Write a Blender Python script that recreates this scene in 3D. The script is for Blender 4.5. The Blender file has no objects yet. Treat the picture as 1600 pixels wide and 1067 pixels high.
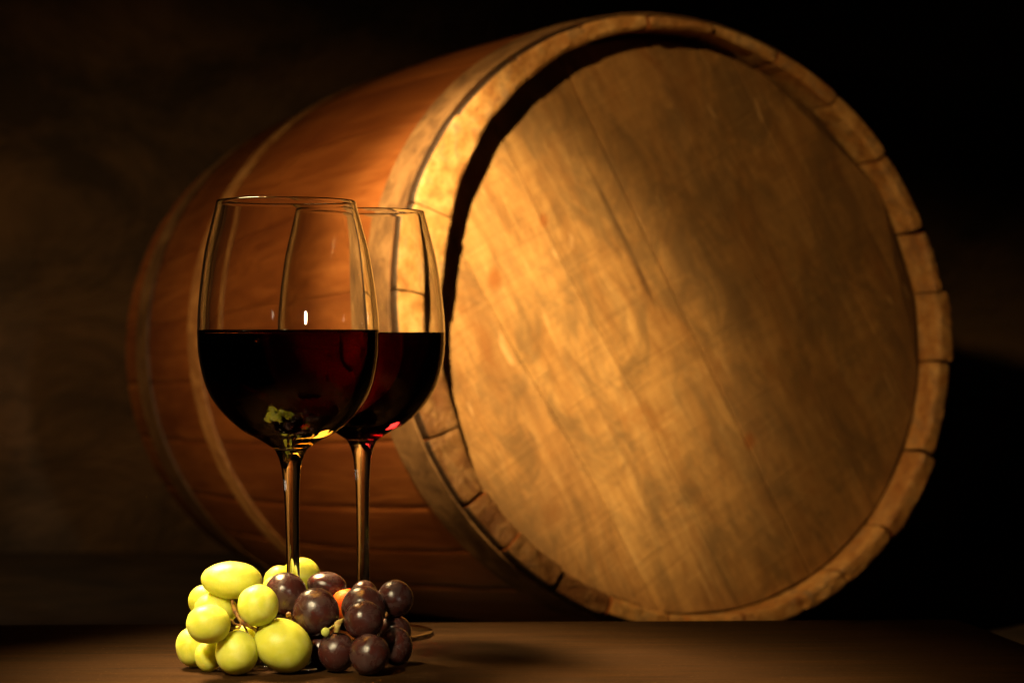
import bpy, bmesh, math, random
import numpy as np
from mathutils import Vector, Matrix, noise
R_ = math.radians
random.seed(7)
sc = bpy.context.scene
COL = sc.collection
F, PX, PY, HCAM = 3430.0, 800.0, 520.0, 0.1626     # lens in photo pixels, lens axis, camera height over the table

# ------------------------------------------------------------------ camera, world, lamps, exposure
cam_d = bpy.data.cameras.new('camera'); cam = bpy.data.objects.new('camera', cam_d); COL.objects.link(cam)
cam.location = (0, 0, HCAM); cam.rotation_euler = (R_(90), 0, 0)
cam_d.sensor_width = 36; cam_d.lens = F / 1600 * 36; cam_d.shift_y = -13.5 / 1600
cam_d.clip_start = 0.05; cam_d.clip_end = 50
cam_d.dof.use_dof = True; cam_d.dof.focus_distance = 1.085; cam_d.dof.aperture_fstop = 10.5
sc.camera = cam
w = bpy.data.worlds.new('World'); sc.world = w; w.use_nodes = True
w.node_tree.nodes['Background'].inputs[0].default_value = (0.010, 0.007, 0.004, 1)
w.node_tree.nodes['Background'].inputs[1].default_value = 0.3
vs = sc.view_settings
vs.view_transform = 'Standard'; vs.look = 'None'; vs.exposure = 0; vs.gamma = 1
cy = sc.cycles
cy.max_bounces = 20; cy.transmission_bounces = 18; cy.glossy_bounces = 10; cy.transparent_max_bounces = 12
cy.diffuse_bounces = 4; cy.caustics_refractive = True; cy.caustics_reflective = False; cy.blur_glossy = 0.2
cy.sample_clamp_indirect = 5.0; cy.use_denoising = True

def aim(o, target):
    d = Vector(target) - o.location
    o.rotation_euler = d.to_track_quat('-Z', 'Y').to_euler()
def spot(name, loc, target, watt, col, deg, blend, radius):
    l = bpy.data.lights.new(name, 'SPOT'); o = bpy.data.objects.new(name, l); COL.objects.link(o)
    o.location = loc; aim(o, target)
    l.energy = watt; l.color = col; l.spot_size = R_(deg); l.spot_blend = blend; l.shadow_soft_size = radius
    return o
def area(name, loc, target, watt, col, sx, sy, spread=180):
    l = bpy.data.lights.new(name, 'AREA'); o = bpy.data.objects.new(name, l); COL.objects.link(o)
    l.shape = 'RECTANGLE'; l.size = sx; l.size_y = sy; o.location = loc; aim(o, target)
    l.energy = watt; l.color = col; l.spread = R_(spread)
    return o
# barrel lamp: in front, a little to the left, a soft-edged beam on the left of the head; a wider, weaker one beside it
spot('barrel_spot', (-0.235, 0.86, 0.635), (-0.035, 1.50, 0.215), 135, (1.0, 0.65, 0.25), 21.5, 1.0, 0.012)
spot('barrel_wide_spot', (-0.235, 0.86, 0.635), (0.08, 1.54, 0.17), 24, (1.0, 0.57, 0.19), 46, 0.9, 0.012)
# lamp on the left for the long side of the barrel
spot('body_spot', (-0.90, 0.78, 0.64), (-0.12, 1.72, 0.13), 50, (1.0, 0.53, 0.17), 27, 1.0, 0.02)
# key for the fruit: soft lamp on the left above the camera
spot('fruit_key', (-0.37, 0.42, 0.55), (-0.128, 1.035, 0.012), 52, (1.0, 0.80, 0.45), 13.5, 0.85, 0.03)
# small white lamp far to the right of the camera: the square glints in the bowls
area('glint_lamp', (0.44, 0.02, 0.33), (-0.10, 1.10, 0.17), 0.055, (1.0, 0.90, 0.74), 0.05, 0.09, 15)
# lamps high behind the glasses on the left, one beam down into each bowl, plus a broad dim area added to enlarge the amber glow
spot('wine_spot', (-0.30, 1.40, 0.55), (-0.108, 1.096, 0.165), 190, (1.0, 0.72, 0.34), 10.5, 0.6, 0.19)
spot('rear_wine_spot', (-0.30, 1.40, 0.55), (-0.078, 1.186, 0.165), 110, (1.0, 0.70, 0.32), 11, 0.6, 0.19)
area('bowl_glow_fill', (-0.26, 1.30, 0.54), (-0.107, 1.11, 0.15), 1.25, (1.0, 0.68, 0.30), 0.26, 0.20, 22)
# the dim glow low on the back wall
spot('wall_glow', (-0.78, 1.55, 0.60), (-0.38, 2.5, -0.10), 9, (1.0, 0.56, 0.2), 72, 1.0, 0.1)
# added spots standing in for wine caustics on one grape and the table
spot('added_glint_grape', (-0.015, 1.115, 0.24), (-0.0815, 1.092, 0.042), 9, (1.0, 0.60, 0.08), 2.6, 1.0, 0.004)
spot('added_glint_table', (-0.04, 1.16, 0.20), (-0.0385, 1.166, 0.0), 0.03, (1.0, 0.0, 0.01), 5.2, 1.0, 0.002)

# ------------------------------------------------------------------ helpers
def link_mesh(name, verts, faces, mats, parent=None, smooth=True, midx=None, uv=None):
    me = bpy.data.meshes.new(name); me.from_pydata([tuple(v) for v in verts], [], faces); me.update()
    o = bpy.data.objects.new(name, me); COL.objects.link(o)
    for m in (mats if isinstance(mats, (list, tuple)) else [mats]): me.materials.append(m)
    if midx: me.polygons.foreach_set('material_index', midx)
    me.polygons.foreach_set('use_smooth', [smooth] * len(me.polygons))
    bm = bmesh.new(); bm.from_mesh(me); bmesh.ops.recalc_face_normals(bm, faces=bm.faces); bm.to_mesh(me); bm.free()
    if parent: o.parent = parent
    return o
def tag(o, label=None, cat=None, group=None, kind=None):
    if label: o['label'] = label
    if cat: o['category'] = cat
    if group: o['group'] = group
    if kind: o['kind'] = kind
    return o
def empty(name, loc, rot=None):
    o = bpy.data.objects.new(name, None); COL.objects.link(o); o.location = loc; o.empty_display_size = 0.05
    if rot is not None: o.rotation_euler = rot
    return o
def at(x, y, D):                       # photo pixel + distance (cm) -> metres
    return Vector(((x - PX) / F * D / 100, D / 100, HCAM - (y - PY) / F * D / 100))
def tube(pts, rad, n=10, wob=0.0, caps=True):
    V, Fc = [], []
    pts = [Vector(p) for p in pts]
    for i, p in enumerate(pts):
        d = (pts[min(i + 1, len(pts) - 1)] - pts[max(i - 1, 0)]).normalized()
        a = d.cross(Vector((0, 1, 0.3))).normalized(); b = d.cross(a)
        r = rad[i] if isinstance(rad, (list, tuple)) else rad
        for k in range(n):
            t = 2 * math.pi * k / n; rr = r * (1 + wob * random.uniform(-1, 1))
            V.append(p + a * math.cos(t) * rr + b * math.sin(t) * rr)
    for i in range(len(pts) - 1):
        for k in range(n):
            Fc.append((i * n + k, i * n + (k + 1) % n, (i + 1) * n + (k + 1) % n, (i + 1) * n + k))
    if caps:
        Fc.append(tuple(range(n - 1, -1, -1))); Fc.append(tuple(range((len(pts) - 1) * n, len(pts) * n)))
    return V, Fc
def merge(parts):
    V, Fc = [], []
    for v, f in parts:
        o = len(V); V += list(v); Fc += [tuple(i + o for i in q) for q in f]
    return V, Fc
def spline(pts, per=6):                # Catmull-Rom through 2-D points
    P = [np.array(p, float) for p in pts]; P = [2 * P[0] - P[1]] + P + [2 * P[-1] - P[-2]]
    out = []
    for i in range(1, len(P) - 2):
        for k in range(per):
            t = k / per; a, b, c, d = P[i - 1:i + 3]
            out.append(0.5 * ((2 * b) + (c - a) * t + (2 * a - 5 * b + 4 * c - d) * t * t + (3 * b - a - 3 * c + d) * t ** 3))
    out.append(P[-2]); return out

# ------------------------------------------------------------------ materials
class NT:
    def __init__(s, name):
        s.m = bpy.data.materials.new(name); s.m.use_nodes = True; s.t = s.m.node_tree; s.t.nodes.clear()
        s.out = s.n('ShaderNodeOutputMaterial')
    def n(s, typ, ins=None, **kw):
        nd = s.t.nodes.new(typ)
        for k, v in kw.items(): setattr(nd, k, v)
        for k, v in (ins or {}).items(): s.set(nd, k, v)
        return nd
    def set(s, nd, k, v):
        sock = nd.inputs[k]
        if isinstance(v, bpy.types.NodeSocket): s.t.links.new(v, sock)
        elif isinstance(v, bpy.types.Node): s.t.links.new(v.outputs[0], sock)
        else:
            if isinstance(v, (tuple, list)) and len(v) == 3 and sock.type == 'RGBA': v = (*v, 1)
            sock.default_value = v
    def coords(s, rot=(0, 0, 0), scale=(1, 1, 1), loc=(0, 0, 0), rnd=False):
        c = s.n('ShaderNodeTexCoord').outputs['Object']
        if rnd:
            oi = s.n('ShaderNodeObjectInfo').outputs['Random']
            m = s.n('ShaderNodeMath', {0: oi, 1: 37.0}, operation='MULTIPLY')
            c = s.n('ShaderNodeVectorMath', {0: c, 1: s.n('ShaderNodeCombineXYZ', {0: m, 1: 0.0, 2: m})}, operation='ADD').outputs[0]
        a = s.n('ShaderNodeMapping', {'Vector': c, 'Rotation': rot, 'Location': loc})
        return s.n('ShaderNodeMapping', {'Vector': a, 'Scale': scale}).outputs[0]
    def noise(s, vec, scale, detail=4, rough=0.55, dist=0.0):
        return s.n('ShaderNodeTexNoise', {'Vector': vec, 'Scale': scale, 'Detail': detail, 'Roughness': rough, 'Distortion': dist}).outputs['Fac']
    def ramp(s, fac, stops, interp='LINEAR'):
        r = s.n('ShaderNodeValToRGB', {'Fac': fac}); e = r.color_ramp.elements; r.color_ramp.interpolation = interp
        while len(e) < len(stops): e.new(0.5)
        for el, (p, c) in zip(e, stops):
            el.position = p; el.color = (*c, 1) if isinstance(c, (tuple, list)) else (c, c, c, 1)
        return r.outputs[0]
    def mix(s, fac, a, b, mode='MIX'):
        m = s.n('ShaderNodeMix', data_type='RGBA', blend_type=mode)
        s.set(m, 0, fac); s.set(m, 6, a); s.set(m, 7, b); return m.outputs[2]
    def bump(s, h, strength=0.3, dist=0.002, normal=None):
        b = s.n('ShaderNodeBump', {'Height': h, 'Strength': strength, 'Distance': dist})
        if normal is not None: s.set(b, 'Normal', normal)
        return b.outputs[0]
    def math(s, op, a, b=0.0, clamp=False):
        m = s.n('ShaderNodeMath', {0: a, 1: b}, operation=op); m.use_clamp = clamp; return m.outputs[0]
    def bsdf(s, **kw):
        b = s.n('ShaderNodeBsdfPrincipled')
        for k, v in kw.items(): s.set(b, k.replace('_', ' '), v)
        s.t.links.new(b.outputs[0], s.out.inputs[0]); return b

def mat_stave():
    t = NT('stave_wood'); rnd = t.n('ShaderNodeObjectInfo').outputs['Random']
    v = t.coords(scale=(1, .09, 1), rnd=True); g = t.noise(v, 130, 6, .6, .6)
    big = t.noise(t.coords(scale=(1, .3, 1), rnd=True), 9, 4, .6)
    c = t.ramp(g, [(.28, (.14, .046, .013)), (.5, (.25, .092, .026)), (.75, (.36, .145, .045))])
    c = t.mix(t.ramp(big, [(.42, 0.0), (.62, .85)]), c, (.11, .032, .010))
    c = t.mix(t.math('MULTIPLY', rnd, .38), c, (.20, .055, .015))
    r = t.ramp(big, [(.3, .30), (.7, .48)])
    t.bsdf(Base_Color=c, Roughness=r, Normal=t.bump(t.math('ADD', g, t.math('MULTIPLY', big, .6)), .35, .0012)); return t.m
def mat_end(name='stave_end_grain', dark=0.0):
    t = NT(name); rnd = t.n('ShaderNodeObjectInfo').outputs['Random']
    v = t.coords(); a = t.noise(v, 60, 6, .65, .3); b = t.noise(t.coords(loc=(3, 1, 2)), 38, 5, .7, 1.2); f = t.noise(t.coords(loc=(1, 5, 9)), 260, 4, .6)
    c = t.ramp(a, [(.28, (.23, .085, .022)), (.48, (.50, .27, .085)), (.68, (.68, .46, .20))])
    c = t.mix(t.ramp(b, [(.52, 0.0), (.66, .85)]), c, (.30, .21, .125))
    c = t.mix(t.ramp(b, [(.30, .8), (.42, 0.0)]), c, (.52, .20, .04))
    c = t.mix(t.math('MULTIPLY', rnd, .45), c, (.24, .10, .035))
    c = t.mix(t.ramp(f, [(.3, .35), (.55, 0.0)]), c, (.10, .045, .018))
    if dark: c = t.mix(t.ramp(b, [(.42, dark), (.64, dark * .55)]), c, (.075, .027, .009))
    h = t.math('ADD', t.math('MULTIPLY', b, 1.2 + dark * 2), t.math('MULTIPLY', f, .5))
    t.bsdf(Base_Color=c, Roughness=.6, Normal=t.bump(h, .6, .0022)); return t.m
def mat_head():
    t = NT('head_wood'); rot = (0, R_(-61), 0); rnd = t.n('ShaderNodeObjectInfo').outputs['Random']
    g = t.noise(t.coords(rot, (.07, 1, 1), rnd=True), 150, 6, .62, .35)
    stre = t.noise(t.coords(rot, (.07, 1, 1), rnd=True), 60, 6, .65, .35)
    big = t.noise(t.coords(loc=(5, 2, 7)), 9, 5, .62, .8)
    mot = t.noise(t.coords(rot, (.34, 1, 1), loc=(2, 7, 1)), 44, 6, .68, .6)
    saw = t.noise(t.coords(rot, (1, .1, .07), rnd=False), 170, 4, .62, .5)        # saw marks across the grain
    c = t.ramp(g, [(.25, (.33, .175, .062)), (.5, (.46, .275, .105)), (.75, (.55, .36, .16))])
    c = t.mix(t.ramp(stre, [(.36, .55), (.58, 0.0)]), c, (.24, .13, .05))
    c = t.mix(t.ramp(big, [(.42, 0.0), (.64, .40)]), c, (.18, .11, .047))
    c = t.mix(t.ramp(mot, [(.48, 0.0), (.66, .75)]), c, (.20, .095, .032))
    c = t.mix(t.ramp(mot, [(.27, .4), (.40, 0.0)]), c, (.62, .45, .23))
    c = t.mix(t.math('MULTIPLY', t.ramp(saw, [(.39, .45), (.55, 0.0)]), t.ramp(big, [(.30, 1.0), (.62, .35)])), c, (.22, .12, .045))
    crk = t.noise(t.coords(rot, (.05, 1, 1), loc=(.7, .1, .9)), 60, 3, .55, .25)
    c = t.mix(t.ramp(crk, [(.28, .9), (.325, 0.0)]), c, (.06, .028, .010))
    c = t.mix(t.math('MULTIPLY', rnd, .32), c, (.27, .155, .062))
    # light falloff and board tone put into the colour, darker to the upper right
    sp = t.n('ShaderNodeSeparateXYZ', {0: t.coords()})
    st = t.math('ADD', t.math('MULTIPLY', sp.outputs[0], .85), t.math('MULTIPLY', t.math('SUBTRACT', sp.outputs[2], .25), .42))
    st = t.math('ADD', st, t.math('MULTIPLY', t.math('SUBTRACT', big, .5), .42))
    c = t.mix(t.ramp(st, [(.06, 0.0), (.36, .62)]), c, (.085, .058, .030))
    spk = t.noise(t.coords(rot, (.14, 1, 1), loc=(.2, .4, .6)), 120, 4, .7, .4)
    c = t.mix(t.ramp(spk, [(.58, 0.0), (.70, .40)]), c, (.16, .078, .026))
    c = t.mix(t.ramp(spk, [(.28, .35), (.38, 0.0)]), c, (.58, .42, .21))
    blo = t.noise(t.coords(rot, (.55, 1, 1), loc=(4.3, .6, 2.2)), 24, 9, .72, .9)
    c = t.mix(t.ramp(blo, [(.47, 0.0), (.60, .68)]), c, (.155, .098, .046))
    c = t.mix(t.ramp(blo, [(.34, .5), (.42, 0.0)]), c, (.25, .105, .030))
    for kx, kz, kr in ((-.155, .279, .0075), (-.114, .321, .005), (.06, .16, .006)):
        dd = t.n('ShaderNodeVectorMath', {0: t.n('ShaderNodeVectorMath', {0: t.coords(), 1: (kx, 0, kz)}, operation='SUBTRACT'), 1: (1, 0, .7)}, operation='MULTIPLY').outputs[0]
        dd = t.n('ShaderNodeVectorMath', {0: dd}, operation='LENGTH').outputs['Value']
        c = t.mix(t.ramp(t.math('DIVIDE', dd, kr * 2), [(.2, .8), (.5, 0.0)]), c, (.24, .085, .02))
    # pale scratches
    scr = t.noise(t.coords(rot, (.22, 1, 1), loc=(.3, .8, .1)), 95, 2, .5, .2)
    c = t.mix(t.ramp(scr, [(.72, 0.0), (.77, .5)]), c, (.66, .47, .25))
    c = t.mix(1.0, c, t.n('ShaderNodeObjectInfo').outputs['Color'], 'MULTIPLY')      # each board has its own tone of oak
    h = t.math('ADD', t.math('MULTIPLY', g, .7), t.math('ADD', t.math('MULTIPLY', saw, .7), t.math('MULTIPLY', stre, .8)))
    t.bsdf(Base_Color=c, Roughness=t.ramp(big, [(.3, .5), (.7, .68)]), Normal=t.bump(h, .55, .0016)); return t.m
def mat_hoop(name, c1, c2, c3, rough=.5, metal=.5):
    t = NT(name); a = t.noise(t.coords(), 55, 6, .65, .6); b = t.noise(t.coords(loc=(4, 4, 1)), 20, 4, .6, 1.0)
    c = t.ramp(a, [(.3, c1), (.5, c2), (.7, c3)])
    c = t.mix(t.ramp(b, [(.50, 0.0), (.64, .7)]), c, c1)
    t.bsdf(Base_Color=c, Roughness=t.ramp(a, [(.3, rough + .12), (.7, rough - .1)]), Metallic=metal, Normal=t.bump(a, .4, .001)); return t.m
def mat_table():
    t = NT('table_wood')
    g = t.noise(t.coords(scale=(.06, 1, 1)), 160, 6, .62, .3); b = t.noise(t.coords(scale=(.35, 1, 1)), 14, 5, .6, .8)
    f = t.noise(t.coords(scale=(.45, 1, 1)), 620, 4, .7); speck = t.noise(t.coords(loc=(1, 2, 3)), 700, 2, .5)
    c = t.ramp(g, [(.30, (.010, .0045, .0012)), (.5, (.026, .0112, .0030)), (.70, (.044, .020, .0056))])
    c = t.mix(t.ramp(b, [(.4, 0.0), (.68, .6)]), c, (.042, .020, .008))
    c = t.mix(t.ramp(f, [(.58, 0.0), (.70, .35)]), c, (.085, .042, .014))
    c = t.mix(t.ramp(speck, [(.70, 0.0), (.74, .7)]), c, (.20, .115, .045))
    t.bsdf(Base_Color=c, Specular_IOR_Level=.02, Roughness=t.ramp(g, [(.3, .75), (.7, .92)]), Normal=t.bump(t.math('ADD', g, t.math('MULTIPLY', f, .8)), .9, .0009)); return t.m
def mat_wall():
    t = NT('cellar_wall')
    v = t.coords(rot=(R_(90), 0, 0)); d = t.noise(t.coords(), 4.5, 6, .65)
    v2 = t.n('ShaderNodeVectorMath', {0: v, 1: t.n('ShaderNodeVectorMath', {0: t.n('ShaderNodeCombineXYZ', {0: d, 1: d, 2: 0.0}), 'Scale': .16}, operation='SCALE')}, operation='ADD').outputs[0]
    br = t.n('ShaderNodeTexBrick', {'Vector': v2, 'Scale': 1.0, 'Mortar Size': .016, 'Mortar Smooth': 1.0, 'Brick Width': .30, 'Row Height': .095,
        'Color1': (.16, .092, .046), 'Color2': (.11, .07, .038), 'Mortar': (.12, .072, .037)})
    a = t.noise(t.coords(scale=(.6, 1, 1)), 8, 6, .65, .5); c = t.mix(t.ramp(a, [(.40, 0.0), (.60, .9)]), br.outputs[0], (.030, .022, .014))
    h = t.math('SUBTRACT', t.math('MULTIPLY', a, .8), t.math('MULTIPLY', br.outputs[1], .02))
    t.bsdf(Base_Color=c, Roughness=.9, Normal=t.bump(h, 1.0, .03)); return t.m
def mat_floor():
    t = NT('cellar_floor'); a = t.noise(t.coords(), 12, 6, .6, .5)
    t.bsdf(Base_Color=t.ramp(a, [(.35, (.012, .0075, .004)), (.65, (.045, .028, .014))]), Roughness=.85, Normal=t.bump(a, .5, .01)); return t.m
def mat_glass():
    t = NT('clear_glass'); t.bsdf(Base_Color=(.985, .99, .985), Roughness=0.0, IOR=1.5, Transmission_Weight=1.0); return t.m
def mat_wine(name, dens, col):
    t = NT(name); ior = t.n('ShaderNodeAttribute', attribute_name='ior').outputs['Fac']     # against the glass 1.34 / 1.5, against the air 1.34
    g = t.n('ShaderNodeBsdfGlass', {'Color': (1, 1, 1), 'Roughness': 0.0, 'IOR': ior}); t.t.links.new(g.outputs[0], t.out.inputs[0])
    va = t.n('ShaderNodeVolumeAbsorption', {'Color': col, 'Density': dens}); t.t.links.new(va.outputs[0], t.out.inputs['Volume']); return t.m
def mat_green():
    t = NT('green_grape_skin'); rnd = t.n('ShaderNodeObjectInfo').outputs['Random']
    v = t.coords(rnd=True); a = t.noise(v, 1.6, 4, .6, .4); b = t.noise(t.coords(scale=(1, 1, .25), rnd=True), 5, 4, .6, .5); f = t.noise(v, 26, 3, .6)
    c = t.ramp(a, [(.3, (.50, .53, .05)), (.55, (.62, .62, .10)), (.78, (.70, .69, .22))])
    c = t.mix(t.math('MULTIPLY', rnd, .5), c, (.46, .46, .03))
    c = t.mix(t.ramp(b, [(.5, 0.0), (.7, .28)]), c, (.58, .62, .18))
    c = t.mix(t.ramp(f, [(.64, 0.0), (.70, .45)]), c, (.34, .25, .05))
    t.bsdf(Base_Color=c, Roughness=t.ramp(b, [(.3, .34), (.7, .50)]), Subsurface_Weight=.85, Subsurface_Radius=(1.0, .85, .25), Subsurface_Scale=.013,
           IOR=1.42, Specular_IOR_Level=.45, Normal=t.bump(t.math('ADD', b, t.math('MULTIPLY', f, .3)), .08, .02)); return t.m
def mat_purple():
    t = NT('purple_grape_skin'); rnd = t.n('ShaderNodeObjectInfo').outputs['Random']
    v = t.coords(rnd=True); a = t.noise(v, 1.5, 5, .62, .8); f = t.noise(v, 30, 3, .6); s2 = t.noise(t.coords(scale=(.25, 1, 1), rnd=True), 9, 3, .5, 1.2)
    c = t.ramp(a, [(.3, (.020, .006, .006)), (.6, (.046, .011, .009)), (.8, (.085, .020, .012))])
    bloom = t.ramp(a, [(.34, .50), (.58, .0)])
    c = t.mix(bloom, c, (.100, .060, .056))
    c = t.mix(t.ramp(s2, [(.66, 0.0), (.74, .5)]), c, (.15, .115, .10))
    c = t.mix(t.ramp(f, [(.70, 0.0), (.75, .6)]), c, (.20, .12, .07))
    t.bsdf(Base_Color=c, Roughness=t.ramp(a, [(.36, .34), (.62, .20)]), Subsurface_Weight=.35, Subsurface_Radius=(1.0, .25, .12), Subsurface_Scale=.004,
           IOR=1.45, Specular_IOR_Level=.55, Normal=t.bump(t.math('ADD', a, t.math('MULTIPLY', f, .25)), .07, .02)); return t.m
def mat_hot():
    # grape of the dark bunch, glow of focused light put into its colour
    t = NT('glow_grape_skin'); a = t.noise(t.coords(), 2, 4, .6)
    t.bsdf(Base_Color=t.ramp(a, [(.3, (.50, .09, .004)), (.7, (.60, .14, .006))]), Roughness=.45, Specular_IOR_Level=.1, Subsurface_Weight=1.0, Subsurface_Radius=(1.0, .10, .01), Subsurface_Scale=.012); return t.m
def mat_stem(name, a_, b_, c_):
    t = NT(name); a = t.noise(t.coords(), 420, 4, .65); t.bsdf(Base_Color=t.ramp(a, [(.32, a_), (.5, b_), (.7, c_)]), Roughness=.6, Normal=t.bump(a, .6, .0008)); return t.m

M_STAVE, M_END, M_HEAD = mat_stave(), mat_end(), mat_head(); M_END2 = mat_end('dark_end_grain', .85)  # second end grain is darker and rougher, for the lower-left staves
M_LIP_SHADE = mat_stem('shaded_lip_wood', (.010, .005, .002), (.022, .010, .004), (.05, .02, .008))  # shade between the stave ends and the front hoop, put into the colour
M_HOOP = mat_hoop('worn_hoop', (.085, .045, .022), (.21, .12, .055), (.31, .19, .095), .55, .05)
M_HOOP2 = mat_hoop('pale_hoop', (.22, .10, .035), (.42, .23, .09), (.55, .36, .17), .6, .0)
M_TABLE, M_WALL, M_FLOOR, M_GLASS = mat_table(), mat_wall(), mat_floor(), mat_glass()
M_WINE = mat_wine('red_wine_thin', 80, (.72, .56, .12)); M_WINE2 = mat_wine('red_wine_deep', 95, (.68, .09, .18))
M_GREEN, M_PURPLE, M_HOT = mat_green(), mat_purple(), mat_hot()
M_TWIG = mat_stem('brown_stem', (.05, .014, .003), (.25, .095, .014), (.42, .28, .045))
M_TWIG2 = mat_stem('green_stem', (.28, .10, .03), (.40, .30, .07), (.46, .42, .12))
M_BERRY = mat_stem('green_berry', (.40, .46, .07), (.48, .52, .10), (.52, .56, .14))

# ------------------------------------------------------------------ setting
ZF = -0.0865
tag(link_mesh('floor', [(-4, -1, ZF), (4, -1, ZF), (4, 4, ZF), (-4, 4, ZF)], [(0, 1, 2, 3)], M_FLOOR), kind='structure')
tag(link_mesh('back_wall', [(-4, 2.5, ZF - .1), (4, 2.5, ZF - .1), (4, 2.5, 3), (-4, 2.5, 3)], [(0, 1, 2, 3)], M_WALL), kind='structure')
# table: thick old board, back edge and right end in view
bl, br_ = Vector((-.1866, 1.231)), Vector((.2563, 1.2505)); db = (br_ - bl).normalized(); dr = Vector((.013, -.0955)).normalized()
A = bl - db * .75; B = br_.copy(); Cc = br_ + dr * .62; Dd = A + Vector((0, -.60))
bm = bmesh.new()
vs_ = [bm.verts.new((p.x, p.y, z)) for z in (ZF, 0) for p in (A, B, Cc, Dd)]
for q in ((3, 2, 1, 0), (4, 5, 6, 7), (0, 1, 5, 4), (1, 2, 6, 5), (2, 3, 7, 6), (3, 0, 4, 7)): bm.faces.new([vs_[i] for i in q])
bmesh.ops.bevel(bm, geom=[e for e in bm.edges if max(v.co.z for v in e.verts) > -.001], offset=.0035, segments=3, affect='EDGES')
me = bpy.data.meshes.new('table'); bm.to_mesh(me); bm.free(); me.materials.append(M_TABLE)
tb = bpy.data.objects.new('table', me); COL.objects.link(tb)
tag(tb, 'dark brown wooden table board carrying the glasses and the grapes', 'table')

# ------------------------------------------------------------------ barrel (cm in its own frame, then metres)
L, BEL, RB = 60.4, 1.375, 21.93
Q0, QC, QS = 23.254, .732, -.767
TT = [(-180, 3.2), (-161, 2.8), (-151, 2.15), (-135, 1.75), (-110, 1.55), (-93, 1.4), (-60, 1.4), (-30, 1.5), (0, 1.4), (30, 1.3), (52, 1.2), (70, 1.0), (84, .75),
      (95, 1.0), (101, 1.15), (119, 1.65), (129, 2.1), (137, 2.35), (144, 2.6), (154, 2.95), (162, 3.3), (170, 3.35), (180, 3.2)]
def prof(s): t = s / L; return 1 + ((RB - 22.9) * t + BEL * 4 * t * (1 - t)) / 22.9
def rad(th, s): return (Q0 + (QC * math.cos(2 * th) + QS * math.sin(2 * th)) * (1 - s / L)) * prof(s)
def thick(th):
    d = (math.degrees(th) + 180) % 360 - 180
    return float(np.interp(d, [a for a, _ in TT], [b for _, b in TT]))
BASE = Vector((0, 30.0, -24.6))       # base point of the barrel in its frame (cm)
def bp(th, s, r): return (Vector((r * math.cos(th), s, r * math.sin(th))) - BASE) * .01
yaw, pit = R_(29.19), R_(-2.49)
ax = Vector((-math.sin(yaw) * math.cos(pit), math.cos(yaw) * math.cos(pit), math.sin(pit))); uu = Vector((math.cos(yaw), math.sin(yaw), 0)); ww = uu.cross(ax)
rotm = Matrix((uu, ax, ww)).transposed()
C0 = Vector((.13347, 1.60148, HCAM + .006003))
barrel = empty('wine_barrel', C0 + rotm @ (BASE * .01), rotm.to_euler())
tag(barrel, 'old wooden wine barrel lying on its side behind the glasses, worn round head facing right', 'barrel')
joints = [52, 68, 84.5, 99, 113, 128, 143, 160, 174.5, 187, 199.7, 213.1, 224, 235.6, 248.5, 262, 279.4, 293, 304, 317.5, 335, 353, 366.5, 379, 396, 412]
wide = {113: -.012, 128: -.012, 143: -.012, 160: .06, 52: .16, 68: .10, 84.5: .08, 36: .24, 396: .24, 379: .46, 366.5: .12, 353: .18, 335: .36, 317.5: .16, 213.1: .36, 279.4: .22, 304: .12, 199.7: .14, 235.6: .02, 248.5: .18}
rs = random.Random(5)
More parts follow.
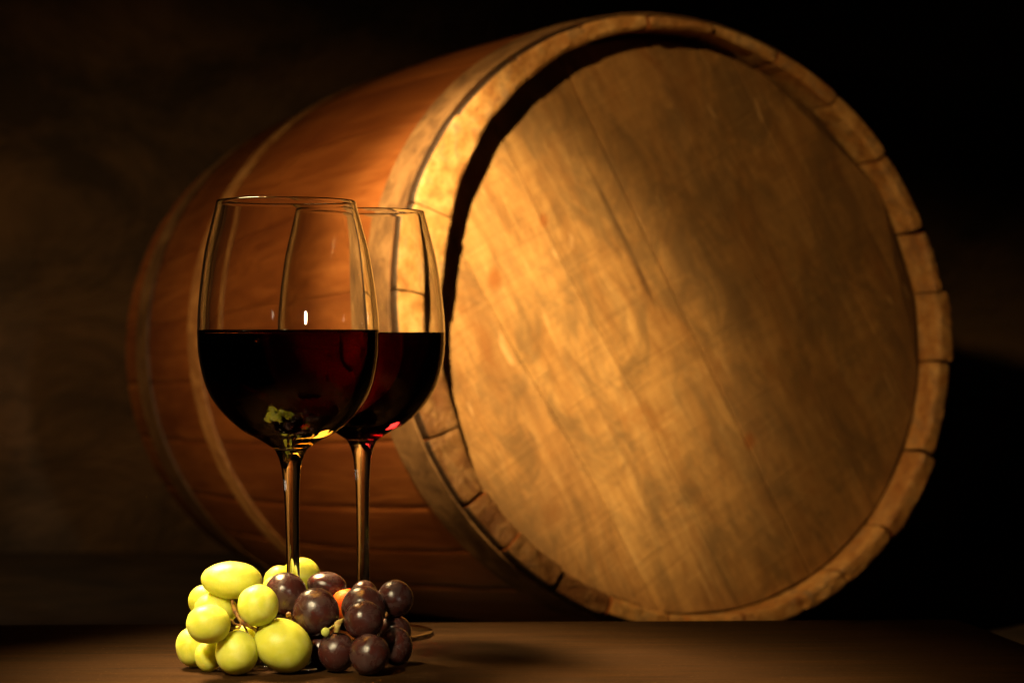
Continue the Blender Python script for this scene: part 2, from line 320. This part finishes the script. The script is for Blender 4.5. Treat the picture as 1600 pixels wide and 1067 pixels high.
for k in range(len(joints) - 1):
    a0, a1 = joints[k], joints[k + 1]
    s0 = rs.uniform(-.22, .22); dr_ = rs.uniform(-.10, .10); dt = rs.uniform(-.05, .05)
    if 110 < a0 < 150: s0 *= .3
    if a0 == 160: s0 = -.12; dt = .06
    if a0 == 366.5: dr_ = -.38
    if a0 == 353: dr_ = .22; s0 = -.15
    if a0 == 379: dr_ = -.12
    if a0 == 317.5: dr_ = .18; s0 = -.2
    g0, g1 = wide.get(a0, .07), wide.get(a1 if a1 != 412 else 52, .07)
    NTH = 17; ss = [0, .12, .35, .8, 1.4, 2.2, 3.2, 4.5] + [4.5 + (L - 4.5) * i / 22 for i in range(1, 23)]
    ss = [s0 + (L - s0) * (s / L) for s in ss]
    V, Fc, MI = [], [], []
    def th_at(j, s):
        fade = math.exp(-max(s, 0) / 2.5)
        e0 = math.radians(a0) + (.018 + g0 * .5 * fade) / 23; e1 = math.radians(a1) - (.018 + g1 * .5 * fade) / 23
        f = [0, .035, .08, .14, .21, .28, .36, .43, .5, .57, .64, .72, .79, .86, .92, .965, 1][j]
        return e0 + (e1 - e0) * f
    edge = [.10, .03] + [0] * 13 + [.03, .10]
    for i, s in enumerate(ss):
        for j in range(NTH):
            th = th_at(j, s); nz = noise.noise(Vector((th * 9, s * .15, k))) * .05
            lip = [.16, .05, 0][i] if i < 3 else 0
            V.append(bp(th, s + (edge[j] * .6 if i == 0 else 0), rad(th, s) + dr_ * math.exp(-max(s, 0) / 6) - edge[j] - lip + nz))
    no = len(V)
    for i, s in enumerate(ss):
        for j in range(NTH):
            th = th_at(j, s)
            ti = (thick(th) + dt) * (1 - min(max(s - 1, 0) / 5, 1)) + 1.8 * min(max(s - 1, 0) / 5, 1)
            ti += (.10 * noise.noise(Vector((th * 22, 1.7, k * .7))) - .15 * max(0, noise.noise(Vector((th * 38, s * .8, k * 1.3))) - .22)) * math.exp(-max(s, 0) / 2)
            lip = [.22, .06, 0][i] if i < 3 else 0
            V.append(bp(th, s, rad(th, s) - ti + lip + edge[j] * .4))
    ns = len(ss); q = lambda i, j: i * NTH + j
    for i in range(ns - 1):
        for j in range(NTH - 1):
            Fc.append((q(i, j), q(i, j + 1), q(i + 1, j + 1), q(i + 1, j))); MI.append(2 if i < 3 else 0)
            Fc.append((no + q(i, j), no + q(i + 1, j), no + q(i + 1, j + 1), no + q(i, j + 1))); MI.append(1)
        for j in (0, NTH - 1):
            Fc.append((q(i, j), q(i + 1, j), no + q(i + 1, j), no + q(i, j))); MI.append(0)
    # end face with a few rows so that it can be uneven
    rows = [[q(0, j) for j in range(NTH)]]
    for f in (.12, .35, .65, .88):
        row = []
        for j in range(NTH):
            p = V[q(0, j)].lerp(V[no + q(0, j)], f); th = th_at(j, ss[0])
            p = p + Vector((0, (.16 * noise.noise(Vector((th * 30, f * 6, k))) + .08 * noise.noise(Vector((th * 75, f * 11, k))) - .05) * .01, 0)); V.append(p); row.append(len(V) - 1)
        rows.append(row)
    rows.append([no + q(0, j) for j in range(NTH)])
    for ra, rb in zip(rows, rows[1:]):
        for j in range(NTH - 1): Fc.append((ra[j], ra[j + 1], rb[j + 1], rb[j])); MI.append(1)
    for j in (0, NTH - 1):
        Fc.append(tuple(r[j] for r in rows)); MI.append(1)
    for j in range(NTH - 1):
        Fc.append((q(ns - 1, j), q(ns - 1, j + 1), no + q(ns - 1, j + 1), no + q(ns - 1, j))); MI.append(1)
    o = link_mesh('stave', V, Fc, [M_STAVE, M_END2 if 187 <= a0 < 248 else M_END, M_LIP_SHADE], barrel, True, MI)
    o.data.set_sharp_from_angle(angle=R_(35))
# head boards
al = R_(-61); dv = Vector((math.cos(al), 0, math.sin(al))); nv = Vector((-math.sin(al), 0, math.cos(al)))
offs = [-21.9, -12.7, -6.1, .75, 8.1, 15.0, 21.9]; HD = 2.0
for k in range(len(offs) - 1):
    a, b = offs[k], offs[k + 1]; g0_, g1_ = [(.065 if x == .75 else .03) for x in (a, b)]; dz = rs.uniform(-.04, .04)
    pr = [(a + g0_, 2.2), (a + g0_, .07), (a + g0_ + .05, 0), (a * .7 + b * .3, 0), (a * .3 + b * .7, 0), (b - g1_ - .05, 0), (b - g1_, .07), (b - g1_, 2.2)]
    V, Fc = [], []; N = 24
    for i in range(N + 1):
        for off, dep in pr:
            h = math.sqrt(max(21.6 ** 2 - off ** 2, .05)); t = -h + 2 * h * i / N
            p = nv * off + dv * t; rr = rad(math.atan2(p.z, p.x), HD) / 23.25
            V.append((Vector((p.x * rr, HD + dep + dz, p.z * rr)) - BASE) * .01)
    n = len(pr)
    for i in range(N):
        for j in range(n - 1): Fc.append((i * n + j, i * n + j + 1, (i + 1) * n + j + 1, (i + 1) * n + j))
        Fc.append((i * n + n - 1, i * n, (i + 1) * n, (i + 1) * n + n - 1))
    Fc.append(tuple(range(n))); Fc.append(tuple(range(N * n, N * n + n)))
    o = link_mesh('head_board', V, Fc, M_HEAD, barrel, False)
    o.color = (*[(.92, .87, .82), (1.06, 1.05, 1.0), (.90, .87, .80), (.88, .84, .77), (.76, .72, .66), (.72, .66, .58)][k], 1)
# hoops
def hoop(s0, s1, t, m, label=None, lift=.03):
    V, Fc = [], []; N = 120
    pr = [(s0, 0), (s0 + .02, t), (s0 * .5 + s1 * .5, t + .02), (s1 - .02, t), (s1, 0)]
    for i in range(N):
        th = 2 * math.pi * i / N
        for s, h in pr: V.append(bp(th, s, rad(th, s) + lift + h + .02 * noise.noise(Vector((math.cos(th) * 4, math.sin(th) * 4, s0)))))
    n = len(pr)
    for i in range(N):
        for j in range(n): Fc.append((i * n + j, i * n + (j + 1) % n, ((i + 1) % N) * n + (j + 1) % n, ((i + 1) % N) * n + j))
    o = link_mesh('hoop', V, Fc, m, barrel, True); o.data.set_sharp_from_angle(angle=R_(35))
    if label: o['label'] = label
    return o
hoop(.75, 4.5, .16, M_HOOP, 'worn grey brown hoop next to the head')
hoop(36.2, 38.9, .20, M_HOOP2, 'narrow pale hoop round the far half of the barrel')
hoop(51.5, 55.5, .2, M_HOOP, 'hoop near the far end')

# ------------------------------------------------------------------ wine glasses
OUT_B = [(10.45, .80), (10.62, 1.02), (11.03, 1.68), (11.40, 2.36), (12.25, 3.30), (13.3, 4.01), (14.6, 4.39), (16.0, 4.52), (17.83, 4.42), (20.14, 4.10), (21.8, 3.70), (22.76, 3.455)]
IN_B = [(22.76, 3.365), (21.8, 3.60), (20.14, 3.995), (17.83, 4.31), (16.0, 4.405), (14.62, 4.27), (13.36, 3.89), (12.34, 3.18), (11.54, 2.26), (11.14, 1.58), (10.82, .92), (10.70, .42), (10.68, .001)]
STEM = [(.95, .95), (1.3, .66), (1.9, .46), (3.0, .355), (5.0, .325), (7.5, .36), (8.6, .405), (9.4, .47), (9.9, .57), (10.2, .68), (10.45, .80)]
FOOT = [(0.0, .001), (0.0, 2.2), (.0, 3.55), (.06, 3.70), (.16, 3.72), (.23, 3.64), (.32, 3.0), (.46, 2.1), (.66, 1.4), (.95, .95)]
def lathe(prof_, n=72, lean=0.0, z0=0.0):
    V, Fc = [], []
    for h, r in prof_:
        for k in range(n):
            t = 2 * math.pi * k / n; V.append(Vector((r * math.cos(t) - lean * h, r * math.sin(t), h + z0)) * .01)
    for i in range(len(prof_) - 1):
        for k in range(n): Fc.append((i * n + k, i * n + (k + 1) % n, (i + 1) * n + (k + 1) % n, (i + 1) * n + k))
    return V, Fc
def flip_out(o):
    pass
IB = [tuple(p) for p in spline(IN_B, 7)]
def r_in(h): return float(np.interp(h, [p[0] for p in IB][::-1], [p[1] for p in IB][::-1]))
def open_mesh(name, prof_, lean, m, parent=None):
    V, Fc = lathe(prof_, 72, lean)
    me = bpy.data.meshes.new(name); me.from_pydata([tuple(v) for v in V], [], Fc); me.materials.append(m)
    me.polygons.foreach_set('use_smooth', [True] * len(me.polygons)); me.update()
    o = bpy.data.objects.new(name, me); COL.objects.link(o); o.parent = parent; return o
def glass(loc, lean, level, label):
    g = empty('wine_glass', loc); tag(g, label, 'wine glass')
    ob = spline(OUT_B, 7); rim = [(22.81, 3.435), (22.83, 3.41), (22.81, 3.385)]; hm = level + .05
    # profiles run upwards on the outside and down on the inside (as far as the wine), so every face looks out of the glass
    open_mesh('foot', [FOOT[0]] + spline(FOOT[1:], 5), lean, M_GLASS, g); open_mesh('stem', spline(STEM, 6), lean, M_GLASS, g)
    open_mesh('bowl', [tuple(p) for p in ob] + rim + [p for p in IB if p[0] > hm + .02] + [(hm, r_in(hm))], lean, M_GLASS, g)
    return g
def wine(loc, lean, level, m, label):
    hm = level + .05; rl = r_in(level)
    low = [p for p in IB if p[0] < hm - .02][::-1] + [(hm, r_in(hm))]
    top = [(level + .040, r_in(hm) - .04), (level + .012, rl - .09), (level, rl - .2), (level, rl * .5), (level, .001)]
    o = open_mesh('red_wine', low + top, lean, m); o.location = loc
    at_ = o.data.attributes.new('ior', 'FLOAT', 'FACE'); n_low = 72 * (len(low) - 1)
    at_.data.foreach_set('value', [1.34 / 1.5 if i < n_low else 1.34 for i in range(len(o.data.polygons))])
    tag(o, label, 'wine'); return o
G1 = Vector((-.1081, 1.093, 0)); G2 = Vector((-.0800, 1.184, 0))
glass(G1, .019, 16.36, 'front stemmed glass half full of wine with amber light at the bottom of its bowl')
wine(G1, .019, 16.36, M_WINE, 'dark red wine in the front glass glowing amber at the bottom')
glass(G2, .008, 16.24, 'rear stemmed glass half hidden behind the other one, red glint low in its bowl')
wine(G2, .008, 16.24, M_WINE2, 'deep red wine in the rear glass with a red glint at the bottom')

# ------------------------------------------------------------------ grapes
def grape_mesh(name, seed, m, dimple=True):
    bm = bmesh.new(); bmesh.ops.create_icosphere(bm, subdivisions=4, radius=1.0)
    for v in bm.verts:
        n = v.co.normalized()
        v.co *= 1 + .030 * noise.noise(n * 1.6 + Vector((seed * 3.1, 0, 0))) + .006 * noise.noise(n * 5 + Vector((0, seed, 0)))
        if dimple:                      # small blossom scar at +X
            a = math.acos(max(-1, min(1, n.x)))
            v.co *= 1 - .045 * math.exp(-(a / .13) ** 2) + .018 * math.exp(-((a - .07) / .05) ** 2)
    me = bpy.data.meshes.new(name); bm.to_mesh(me); bm.free(); me.materials.append(m)
    me.polygons.foreach_set('use_smooth', [True] * len(me.polygons)); return me
GM = [grape_mesh('green_grape', s, M_GREEN, False) for s in range(3)]; PM = [grape_mesh('purple_grape', s + 9, M_PURPLE) for s in range(3)]
HM = grape_mesh('glow_grape', 4, M_HOT)
rg = random.Random(11)
def add_grape(bunch, me, x, y, D, rx, ry, roll=0, depth=None):
    o = bpy.data.objects.new('grape', me); COL.objects.link(o)
    s = D / F / 100; o.parent = bunch; o.location = at(x, y, D) - bunch.location
    o.scale = (rx * s, (depth or (rx + ry) / 2) * s, ry * s)
    o.rotation_euler = (0, R_(roll), 0)
    if o.location.z - ry * s < -.0005 and y > 1000: o.location.z = ry * s
    return o
gb = empty('green_grape_bunch', at(370, 1050, 105.5) * 1); gb.location.z = 0
tag(gb, 'small bunch of translucent yellow green grapes lying left of the dark grapes', 'grapes')
GREEN = [(362.5, 906, 105.9, 48, 29, 2), (403, 945.5, 104.5, 32.5, 32.5, 0), (321, 938, 107.5, 27, 25, 0), (338, 951, 106.2, 34, 26, 6), (325.5, 974.5, 103.7, 35, 30.5, 4),
         (300, 1011, 106.6, 25, 30.5, -12), (326, 1024.5, 105.6, 21.5, 24.5, 0), (370, 1019, 104.4, 34, 34.5, 0), (442.5, 1008, 104.9, 47.5, 40, 32),
         (437, 908, 112.3, 25, 25, 0), (470, 902, 113.6, 31, 31.5, 20), (384, 994, 106.9, 22, 22, 0), (428, 917, 111.2, 18, 17, 0)]
for i, (x, y, D, rx, ry, ro) in enumerate(GREEN): add_grape(gb, GM[i % 3], x, y, D, rx, ry, ro)
pb = empty('purple_grape_bunch', at(560, 1050, 106)); pb.location.z = 0
tag(pb, 'bunch of dark purple grapes lying in front of the rear glass foot', 'grapes')
PURP = [(446.5, 928, 108.0, 32.5, 34, 0), (511, 915, 110.4, 31.5, 22, 8), (494, 956, 106.3, 36, 37.5, 10), (568, 948.5, 107.4, 34.6, 34, 0),
        (568, 968.5, 105.4, 31.5, 30.7, 0), (617.7, 935, 108.5, 28, 29, 0), (569, 926, 110.5, 21, 20, 0), (616, 986, 108.6, 27, 26, 0), (619.5, 1009, 107.1, 25, 30, -6),
        (577.4, 1021.8, 104.35, 31.2, 32.8, 0), (526.5, 1018.5, 105.2, 29, 31.5, 5), (503, 1020, 106.6, 22, 27, 0), (470, 985, 107.6, 24, 24, 0)]
for i, (x, y, D, rx, ry, ro) in enumerate(PURP): 
    o = add_grape(pb, PM[i % 3], x, y, D, rx, ry, ro)
    o.rotation_euler = (rg.uniform(-.4, .4), R_(ro), rg.uniform(-2.6, -.4)) if abs(rx - ry) < 4 else (0, R_(ro), 0)
hot = add_grape(pb, HM, 543, 945, 109.3, 27, 25.5); hot['label'] = 'grape with orange red light painted on its skin between the dark ones'
o = add_grape(pb, PM[0], 508.6, 987, 104.6, 6.8, 7.2); o.name = 'berry'; me = PM[0].copy(); me.materials.clear(); me.materials.append(M_BERRY); o.data = me
o['label'] = 'tiny unripe green berry'
# stems
def px_path(pts, D): return [at(x, y, d) for (x, y), d in zip(pts, D if isinstance(D, (list, tuple)) else [D] * len(pts))]
P_ = []
s = 104.5 / F / 100
P_.append(tube(px_path([(364, 943), (365, 948), (368, 956), (373, 965), (379, 972), (388, 977), (397, 982), (405, 986)], [105, 104.7, 104.3, 104.2, 104.1, 104.2, 104.5, 104.9]),
               [3.0 * s, 4.2 * s, 3.6 * s, 2.6 * s, 4.2 * s, 2.7 * s, 2.9 * s, 4.4 * s], 8, .16))
P_.append(tube(px_path([(379, 972), (374, 976), (366, 974), (362, 969)], [104.1, 104.2, 104.6, 105]), [2.4 * s, 2.0 * s, 1.9 * s, 3.0 * s], 7, .16))
P_.append(tube(px_path([(378, 973), (373, 981), (366, 981.5), (359, 981)], [104.1, 104.2, 104.4, 104.7]), [2.4 * s, 2.2 * s, 2.0 * s, 1.8 * s], 7, .16))
P_.append(tube(px_path([(379, 972), (384, 982), (388, 992)], [104.1, 105.2, 106.2]), [2.4 * s, 2 * s, 2 * s], 7, .16))
P_.append(tube(px_path([(364, 943), (363, 936), (364, 925)], [105, 105.6, 106.2]), [2.6 * s, 2.2 * s, 2 * s], 7, .16))
V, Fc = merge(P_); o = link_mesh('stem', V, Fc, M_TWIG, gb); o.data.transform(Matrix.Translation(-gb.location))
P_ = [tube(px_path([(526, 987), (527, 979), (528, 972)], 104.7), [5.2 * s, 4.6 * s, 5.6 * s], 10, .08),
      tube(px_path([(528, 973), (536, 968), (545, 966)], [104.7, 105.8, 107.0]), [4.4 * s, 3 * s, 3 * s], 8, .12),
      tube(px_path([(524, 976), (515, 981), (510, 985)], [104.7, 104.6, 104.6]), [1.6 * s, 1.3 * s, 1.5 * s], 6, .1)]
V, Fc = merge(P_); o = link_mesh('stem', V, Fc, M_TWIG2, pb); o.data.transform(Matrix.Translation(-pb.location))
for P_ in ([tube(px_path([(450, 961), (451, 959.5)], [105.6, 105.9]), [4.2 * s, 4.4 * s], 9, .1), tube(px_path([(451, 960), (458, 966), (466, 972)], [105.8, 106.6, 107.2]), [2.4 * s, 2 * s, 2 * s], 7, .1)],
           [tube(px_path([(604, 962), (603, 957)], [107.2, 107.3]), [2.4 * s, 3.2 * s], 7, .1)]):
    V, Fc = merge(P_); o = link_mesh('stem', V, Fc, M_TWIG, pb); o.data.transform(Matrix.Translation(-pb.location)); o['label'] = 'brown broken stalk end'
